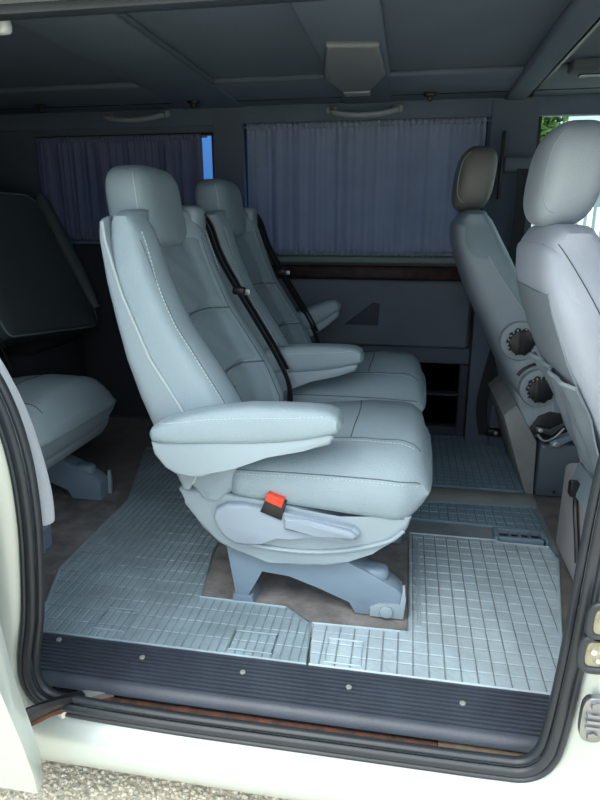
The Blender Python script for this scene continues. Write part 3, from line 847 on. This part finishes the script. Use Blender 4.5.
# roof edge above the opening
re = struct(obj('trim_2', prism(nb(), [(-.245,1.262),(-.20,1.250),(-.13,1.252),(-.11,1.268),(-.12,1.30),(-.22,1.32)], -2.3,1.7,'x', bev=.006), M['silver']))
obj('rain_gutter', bx(-2.3,1.7,-.135,-.105,1.238,1.256, bev=.004), M['seal'], re)

# rubber seal round the opening
sl = empty('door_seal', (-.2,-.18,0))
def shiftc(o, l):
    o.location = -Vector(l)
for nm, d, y, ra, rb_, m in (('outer_lip',.026,-.188,.006,.007,'seal'),('bulb',.014,-.186,.009,.008,'seal'),('inner_lip',.001,-.174,.007,.009,'seal')):
    bm = tube(nb(), [Vector((p.x, y, p.z)) for p in ofs(d)], 1, 10, closed=True, flat=(ra, rb_))
    shiftc(obj(nm, bm, M[m], sl), (-.2,-.18,0))
tag(sl, 'thick black rubber seal running round the side door opening', 'seal')
# fleece trim along the left edge
fl = obj('edge_trim', tube(nb(), spl([(-.90,-.112,.80),(-.81,-.115,.755),(-.757,-.118,.705),(-.722,-.120,.64),(-.699,-.121,.575),(-.683,-.121,.50),(-.675,-.121,.44),(-.674,-.121,.40),(-.676,-.121,.375)], 6), 1, 14, flat=(.017,.020)), M['trim_fleece'])
tag(fl, 'pale fleecy edging on the left rim of the door opening', 'trim')

# ribbed black tread plate
def tread_profile():
    P = [(0.006,0),(0.006,.006)]
    y = 0.0; n = 10; pitch = .0112
    P.append((.0,.0085))
    for i in range(n):
        P += [(y-.0035,.0085),(y-.0048,.0015),(y-.0082,.0015),(y-.0095,.0085)]
        y -= pitch
    P += [(y-.003,.008),(y-.010,.005),(y-.017,-.001),(y-.021,-.010),(y-.017,-.010),(y-.012,-.004),(y-.006,.000)]
    return P
tp = empty('tread_plate', (-.23,-.06,0))
pl = obj('ribbed_plate', prism(nb(), tread_profile(), -.815, .335, 'x'), M['tread'], tp, angle=30); shiftc(pl, (-.23,-.06,0))
for x, y in ((-.755,-.014),(-.54,-.037),(-.308,-.043),(-.079,-.047),(.150,-.051)):
    s_ = obj('screw', cyl(nb(), (x+.23, y+.06, .0085), (0,0,1), .0062, .005, 14, .0015), M['chrome'], tp)
tag(tp, 'black ribbed rubber tread plate with chrome screws along the door sill', 'tread plate')

# sill step underneath: rusty ledge, runner slot
st = struct(obj('trim_3', bx(-.72,.30,-.150,-.02,-.10,-.036), M['pocketdark'], smooth=False))
obj('rust_strip', bx(-.62,.10,-.156,-.125,-.045,-.022, bev=.002), M['rust'], st)
obj('worn_metal_strip', bx(.10,.27,-.160,-.122,-.040,-.018, bev=.002), M['dirt_metal'], st)
obj('sill_floor', bx(-.72,.30,-.19,-.148,-.075,-.052), M['black'], st, smooth=False)

# sliding door: the front lower corner of the opened door, with its roller arm
sd = empty('sliding_door', (-.62,-.35,0))
prof = [(-.318,-.075),(-.326,-.02),(-.340,.06),(-.362,.16),(-.378,.24),(-.385,.34),(-.388,.62),(-.380,.75),(-.35,.78),(-.33,.75),(-.35,.5),(-.348,.34),(-.335,.2),(-.312,.08),(-.300,0),(-.296,-.06)]
o = obj('door_panel', prism(nb(), prof, -1.62,-.622,'x', bev=.004), M['silver'], sd, angle=50); shiftc(o, (-.62,-.35,0))
armp = [(-.700,-.300,.030),(-.672,-.250,.030),(-.652,-.205,.018),(-.632,-.150,-.012)]
o = obj('roller_arm', tube(nb(), armp, 1, 8, flat=(.020,.012)), M['black'], sd); shiftc(o, (-.62,-.35,0))
o2 = obj('arm_edge', tube(nb(), [(x, y-.012, z-.012) for x, y, z in armp], .006, 8), M['rust'], sd); shiftc(o2, (-.62,-.35,0))
o = obj('roller_bracket', prism(nb(), [(-.665,-.190),(-.640,-.200),(-.600,-.140),(-.565,-.125),(-.575,-.112),(-.64,-.135)], -.024,-.008,'z', bev=.004), M['chrome'], sd); shiftc(o, (-.62,-.35,0))
o = obj('roller', cyl(nb(), (-.60,-.125,-.030), (0,0,1), .012, .014, 14, .002), M['steel'], sd); shiftc(o, (-.62,-.35,0))
tag(sd, 'silver lower corner of the opened sliding door with its black roller arm', 'door')

# contact buffers and latch on the right pillar
for (x, z), lab in (((.322,.347),'upper of two black rubber ringed contacts on the right door pillar'),((.317,.288),'lower of two black rubber ringed contacts on the right door pillar')):
    b = empty('door_contact', (x,-.218,z))
    w, h = .021, .029
    ring = [(spow(math.cos(a), .6)*w, -.006, spow(math.sin(a), .6)*h) for a in [2*PI*i/36 for i in range(36)]]
    obj('rubber_ring', tube(nb(), ring, .0065, 10, closed=True), M['seal'], b)
    obj('contact_face', superq(nb(), (0,.0,0), (w,.007,h), .5, .6, 24, 10), M['amber'], b)
    obj('contact_pin', cyl(nb(), (-.004,-.008,.006), (0,1,0), .005, .008, 12, .001), M['chrome'], b)
    obj('contact_pin', cyl(nb(), (.004,-.008,-.010), (0,1,0), .004, .007, 12, .001), M['chrome'], b)
    tag(b, lab, 'door contact', 'pillar contacts')
lt = empty('striker_plate', (.332,-.218,.160))
pl = [(spow(math.cos(a), .55)*.020, spow(math.sin(a), .6)*.043) for a in [2*PI*i/32 for i in range(32)]]
obj('plate', prism(nb(), pl, -.004,.008,'y', bev=.0015), M['steel'], lt)
for z in (-.03,.03): obj('bolt', cyl(nb(), (0,-.006,z), (0,1,0), .009, .006, 6, .001), M['steel'], lt)
for z in (-.012,0,.012): obj('tooth', bx(-.013,.013,-.009,-.002,z-.003,z+.003, bev=.001), M['steel'], lt)
tag(lt, 'worn steel oval striker plate below the pillar contacts', 'striker')

# ------------------------------------------------------------------ rubber mats
def inpoly(p, poly):
    c = False; n = len(poly)
    for i in range(n):
        a, b = poly[i], poly[(i+1) % n]
        if (a[1] > p[1]) != (b[1] > p[1]) and p[0] < (b[0]-a[0])*(p[1]-a[1])/(b[1]-a[1])+a[0]: c = not c
    return c
def area(p): return .5*sum(p[i][0]*p[(i+1) % len(p)][1]-p[(i+1) % len(p)][0]*p[i][1] for i in range(len(p)))
def clip_rect(poly, x0, x1, y0, y1):
    out = list(poly)
    for ax, lim, sg in ((0,x0,1),(0,x1,-1),(1,y0,1),(1,y1,-1)):
        src = out; out = []
        for i in range(len(src)):
            a, b = src[i], src[(i+1) % len(src)]; da, db = (a[ax]-lim)*sg, (b[ax]-lim)*sg
            if da >= 0: out.append(a)
            if (da >= 0) != (db >= 0):
                t = da/(da-db); out.append((a[0]+(b[0]-a[0])*t, a[1]+(b[1]-a[1])*t))
        if not out: return []
    r = []
    for p in out:
        if not r or (abs(p[0]-r[-1][0])+abs(p[1]-r[-1][1])) > 1e-5: r.append(p)
    if len(r) > 1 and abs(r[0][0]-r[-1][0])+abs(r[0][1]-r[-1][1]) < 1e-5: r.pop()
    return r
def rubber_mat(poly, cx, cy, gap, h, m, label, rot=0, inner=None, group='rubber floor mats', z=0, boxes=()):
    x0 = min(p[0] for p in poly); y0 = min(p[1] for p in poly); x1 = max(p[0] for p in poly); y1 = max(p[1] for p in poly)
    r = empty('floor_mat', ((x0+x1)/2, (y0+y1)/2, 0)); L = r.location.copy()
    base = obj('mat_base', prism(nb(), poly, .001+z, .004+z, 'z'), M['groove'], r, smooth=False); shiftc(base, L)
    bm = nb(); rnd = random.Random(int(abs(x0)*1000))
    ni = int((x1-x0)/cx)+1; nj = int((y1-y0)/cy)+1
    for i in range(ni):
        for j in range(nj):
            a0, a1 = x0+i*cx+gap, x0+(i+1)*cx; b0, b1 = y0+j*cy+gap, y0+(j+1)*cy
            cp = clip_rect(poly, a0, a1, b0, b1)
            if len(cp) < 3 or abs(area(cp)) < 2e-5: continue
            zz = .004+z; zt = zz+h*rnd.uniform(.8,1.1); cu_, cv_ = sum(p[0] for p in cp)/len(cp), sum(p[1] for p in cp)/len(cp)
            ex, ey = 1-2*.0016/max(.004, a1-a0), 1-2*.0016/max(.004, b1-b0)
            lo = [bm.verts.new((u, v, zz)) for u, v in cp]
            hi = [bm.verts.new((cu_+(u-cu_)*ex, cv_+(v-cv_)*ey, zt)) for u, v in cp]
            bm.faces.new(hi); m_ = len(cp)
            for k in range(m_): bm.faces.new((lo[k], lo[(k+1) % m_], hi[(k+1) % m_], hi[k]))
    cells = obj('tread_cells', bm, m, r, smooth=False); shiftc(cells, L)
    rim = tube(nb(), [(p[0], p[1], .005+z) for p in poly], 1, 6, closed=True, flat=(.005,.003)); o = obj('mat_rim', rim, m, r); shiftc(o, L)
    for (u0, u1, v0, v1) in boxes:
        o = obj('raised_frame', tube(nb(), [(u0,v0,.008+z),(u1,v0,.008+z),(u1,v1,.008+z),(u0,v1,.008+z)], .0025, 6, closed=True), m, r); shiftc(o, L)
    return tag(r, label, 'floor mat', group)
rubber_mat([(-.172,.008),(.335,.008),(.385,.16),(.466,.565),(.455,.625),(.315,.628),(.30,.640),(.045,.640),(.045,.16),(.0,.155),(-.186,.150)], .034,.038,.0026,.0026, M['mat'],
    'pale square-celled rubber mat by the door at right', boxes=[(-.14,-.06,.02,.10),(.062,.070,.18,.60)])
rubber_mat([(-.83,.010),(-.178,.008),(-.192,.150),(-.262,.200),(-.49,.205),(-.53,.45),(-.56,.90),(-.62,1.2),(-1.08,1.2),(-1.0,.95),(-.928,.72),(-.923,.267),(-.87,.12)], .021,.050,.0028,.0022, M['mat_left'],
    'blue grey rubber mat left of the nearest chair', boxes=[(-.36,-.26,.025,.09),(-.70,-.62,.04,.12)])
rubber_mat([(.02,.745),(.455,.722),(.462,.800),(.452,.895),(.02,.872)], .030,.040,.0035,.002, M['mat_blue'], 'narrow bluish rubber mat strip between the floor vent and the hump')
rubber_mat([(-.05,1.02),(.478,1.02),(.455,1.35),(.45,1.62),(-.05,1.60)], .028,.034,.0035,.0022, M['mat_blue'], 'bluish rubber mat beside the far driver seat base')
# floor vent
fv = empty('floor_vent', (.378,.672,0))
bm = nb(); box(bm,-.070,.072,.022,.034,.001,.020,bev=.002); box(bm,-.070,.072,-.034,-.022,.001,.020,bev=.002); box(bm,-.078,-.062,-.034,.034,.001,.020,bev=.002); box(bm,.062,.078,-.034,.034,.001,.020,bev=.002)
obj('vent_frame', bm, M['rail'], fv)
obj('vent_well', bx(-.064,.064,-.024,.024,.001,.003), M['black'], fv, smooth=False)
for x in (-.03,0,.03): obj('vent_fin', bx(x-.003,x+.003,-.024,.024,.002,.016), M['rail'], fv)
tag(fv, 'grey plastic floor vent beside the bluish mat strip', 'vent')
# torn floor lining patches under the chair
bm = nb()
for i in range(7):
    cx, cy = random.uniform(-.47,.0), random.uniform(.24,.58); n = 12
    pts = [(cx+math.cos(2*PI*k/n)*random.uniform(.04,.075), cy+math.sin(2*PI*k/n)*random.uniform(.025,.05)) for k in range(n)]
    prism(bm, pts, .0005+i*.0002, .0018+i*.0002, 'z')
M['patch'] = mat('dusty_floor_lining', (.27,.26,.255), .95, bump=.6, bscale=150, col2=(.13,.125,.125), vscale=14)
obj('floor_liner', bx(-.05,.48,.60,1.02,.0003,.0011), M['liner'], bpy.data.objects['floor'], smooth=False)
obj('lining_patch', bm, M['patch'], bpy.data.objects['floor'], smooth=False)
obj('bare_floor', prism(nb(), [(-.525,.21),(-.20,.16),(-.10,.165),(.04,.17),(.04,.62),(-.53,.62)], .0002,.0012,'z'), M['patch'], bpy.data.objects['floor'], smooth=False)
obj('bare_floor', prism(nb(), [(-1.3,.24),(-.905,.24),(-.93,.60),(-1.02,.85),(-1.3,.85)], .0002,.0012,'z'), M['patch'], bpy.data.objects['floor'], smooth=False)

# ------------------------------------------------------------------ outside
GZ = -.25
gr = obj('ground', bx(-14,14,-12,14,GZ-.1,GZ), M['gravelbase'], smooth=False); struct(gr)
rnd = random.Random(4)
tb = nb(); bmesh.ops.create_icosphere(tb, subdivisions=1, radius=1); tb.verts.ensure_lookup_table()
TV = [v.co.copy() for v in tb.verts]; TF = [[v.index for v in f.verts] for f in tb.faces]; tb.free()
VV, FF, MI = [], [], []
for i in range(11000):
    x = rnd.uniform(-.95,.25); y = rnd.uniform(-.40,.16); q = rnd.uniform(.002,.0058); n0 = len(VV); mi = rnd.randrange(3)
    sc = Vector((rnd.uniform(.8,1.3), rnd.uniform(.7,1.2), rnd.uniform(.5,.9)))*q
    for v in TV: VV.append((v.x*sc.x+x+rnd.uniform(-.2,.2)*q, v.y*sc.y+y+rnd.uniform(-.2,.2)*q, v.z*sc.z+GZ+q*.3))
    for f in TF: FF.append([n0+k for k in f]); MI.append(mi)
me = bpy.data.meshes.new('gravel'); me.from_pydata(VV, [], FF)
for x in (M['stone1'], M['stone2'], M['stone3']): me.materials.append(x)
me.polygons.foreach_set('material_index', MI)
gs = bpy.data.objects.new('gravel', me); C.objects.link(gs)
tag(gs, 'pale tan gravel on the ground under the door sill', 'gravel', kind='stuff')

# green tree and ribbed white fence seen through the far front window
tr = empty('garden_tree', (.98,5.0,GZ))
bm = nb(); tube(bm, [(0,0,0),(.05,0,.8),(0,.05,1.6),(.05,0,2.2)], [.10,.08,.06,.03], 10); obj('trunk', bm, M['bark'], tr)
bm = nb()
for i in range(2600):
    a = rnd.uniform(0, 6.283); q = rnd.uniform(-1,1); rad = .34*rnd.random()**.4
    c = Vector((math.cos(a)*math.sqrt(1-q*q)*rad, math.sin(a)*math.sqrt(1-q*q)*rad, 2.15+q*rad*1.1))
    d = Vector((rnd.uniform(-1,1), rnd.uniform(-1,1), rnd.uniform(-1,1))).normalized(); e = d.orthogonal().normalized(); s = rnd.uniform(.03,.05)
    n_ = d.cross(e)*.002
    v = [bm.verts.new(c+k) for k in (d*s, e*s*.5, -d*s, -e*s*.5)]
    bm.faces.new(v)
    w_ = [bm.verts.new(c+k+n_) for k in (d*s, e*s*.5, -d*s, -e*s*.5)]; bm.faces.new(w_[::-1])
obj('foliage', bm, M['leaf'], tr)
tag(tr, 'green leafy tree outside seen through the far front side window', 'tree')
fc = empty('white_fence', (3.6,4.6,GZ))
bm = nb()
for i in range(70): box(bm, -2.4+i*.07,-2.36+i*.07, -.015,.015, 0,1.33, bev=.006)
obj('pickets', bm, M['white'], fc)
bm = nb(); box(bm,-2.45,2.5,.015,.05,.25,.33); box(bm,-2.45,2.5,.015,.05,.95,1.03); obj('fence_rail', bm, M['white'], fc)
tag(fc, 'white slatted fence outside beyond the front window', 'fence')

gh = empty('garage', (4.2,7.2,GZ))
obj('wall', bx(-2.3,3,-1.2,1.2,0,2.0), M['garage'], gh, smooth=False)
obj('roof', prism(nb(), [(-2.4,2.0),(3.1,2.0),(3.1,2.12),(-2.4,2.12)], -1.3,1.3,'y'), M['basebox'], gh, smooth=False)
tag(gh, 'low grey blue building behind the white fence outside', 'building')

# ------------------------------------------------------------------ light, camera
w = bpy.data.worlds.new('sky'); S.world = w; w.use_nodes = True; nt = w.node_tree
bg = nt.nodes['Background']
tc = nt.nodes.new('ShaderNodeTexCoord'); sp = nt.nodes.new('ShaderNodeSeparateXYZ'); rp = nt.nodes.new('ShaderNodeValToRGB')
rp.color_ramp.elements[0].position = .05; rp.color_ramp.elements[0].color = (.26,.30,.34,1)
rp.color_ramp.elements[1].position = .60; rp.color_ramp.elements[1].color = (.86,.94,1.0,1)
nt.links.new(tc.outputs['Generated'], sp.inputs[0]); nt.links.new(sp.outputs['Z'], rp.inputs['Fac']); nt.links.new(rp.outputs['Color'], bg.inputs['Color'])
bg.inputs['Strength'].default_value = 2.9
sun = bpy.data.lights.new('sun', 'SUN'); sun.energy = 1.8; sun.angle = math.radians(40); sun.color = (1,.95,.85)
so = bpy.data.objects.new('sun', sun); C.objects.link(so)
d = Vector((.25,.42,-1.0)); so.rotation_euler = d.to_track_quat('-Z', 'Y').to_euler()

cam = bpy.data.cameras.new('camera'); co = bpy.data.objects.new('camera', cam); C.objects.link(co)
cam.sensor_fit = 'VERTICAL'; cam.sensor_height = 24; cam.lens = 18.0; cam.clip_start = .02
co.location = (0,-1.08,.93)
pitch, yaw = math.radians(16.2), math.radians(10)
co.rotation_euler = (PI/2-pitch, 0, yaw)
S.camera = co
S.view_settings.view_transform = 'Standard'; S.view_settings.look = 'None'
S.view_settings.exposure = 0.3; S.view_settings.gamma = 1; S.view_settings.use_curve_mapping = False
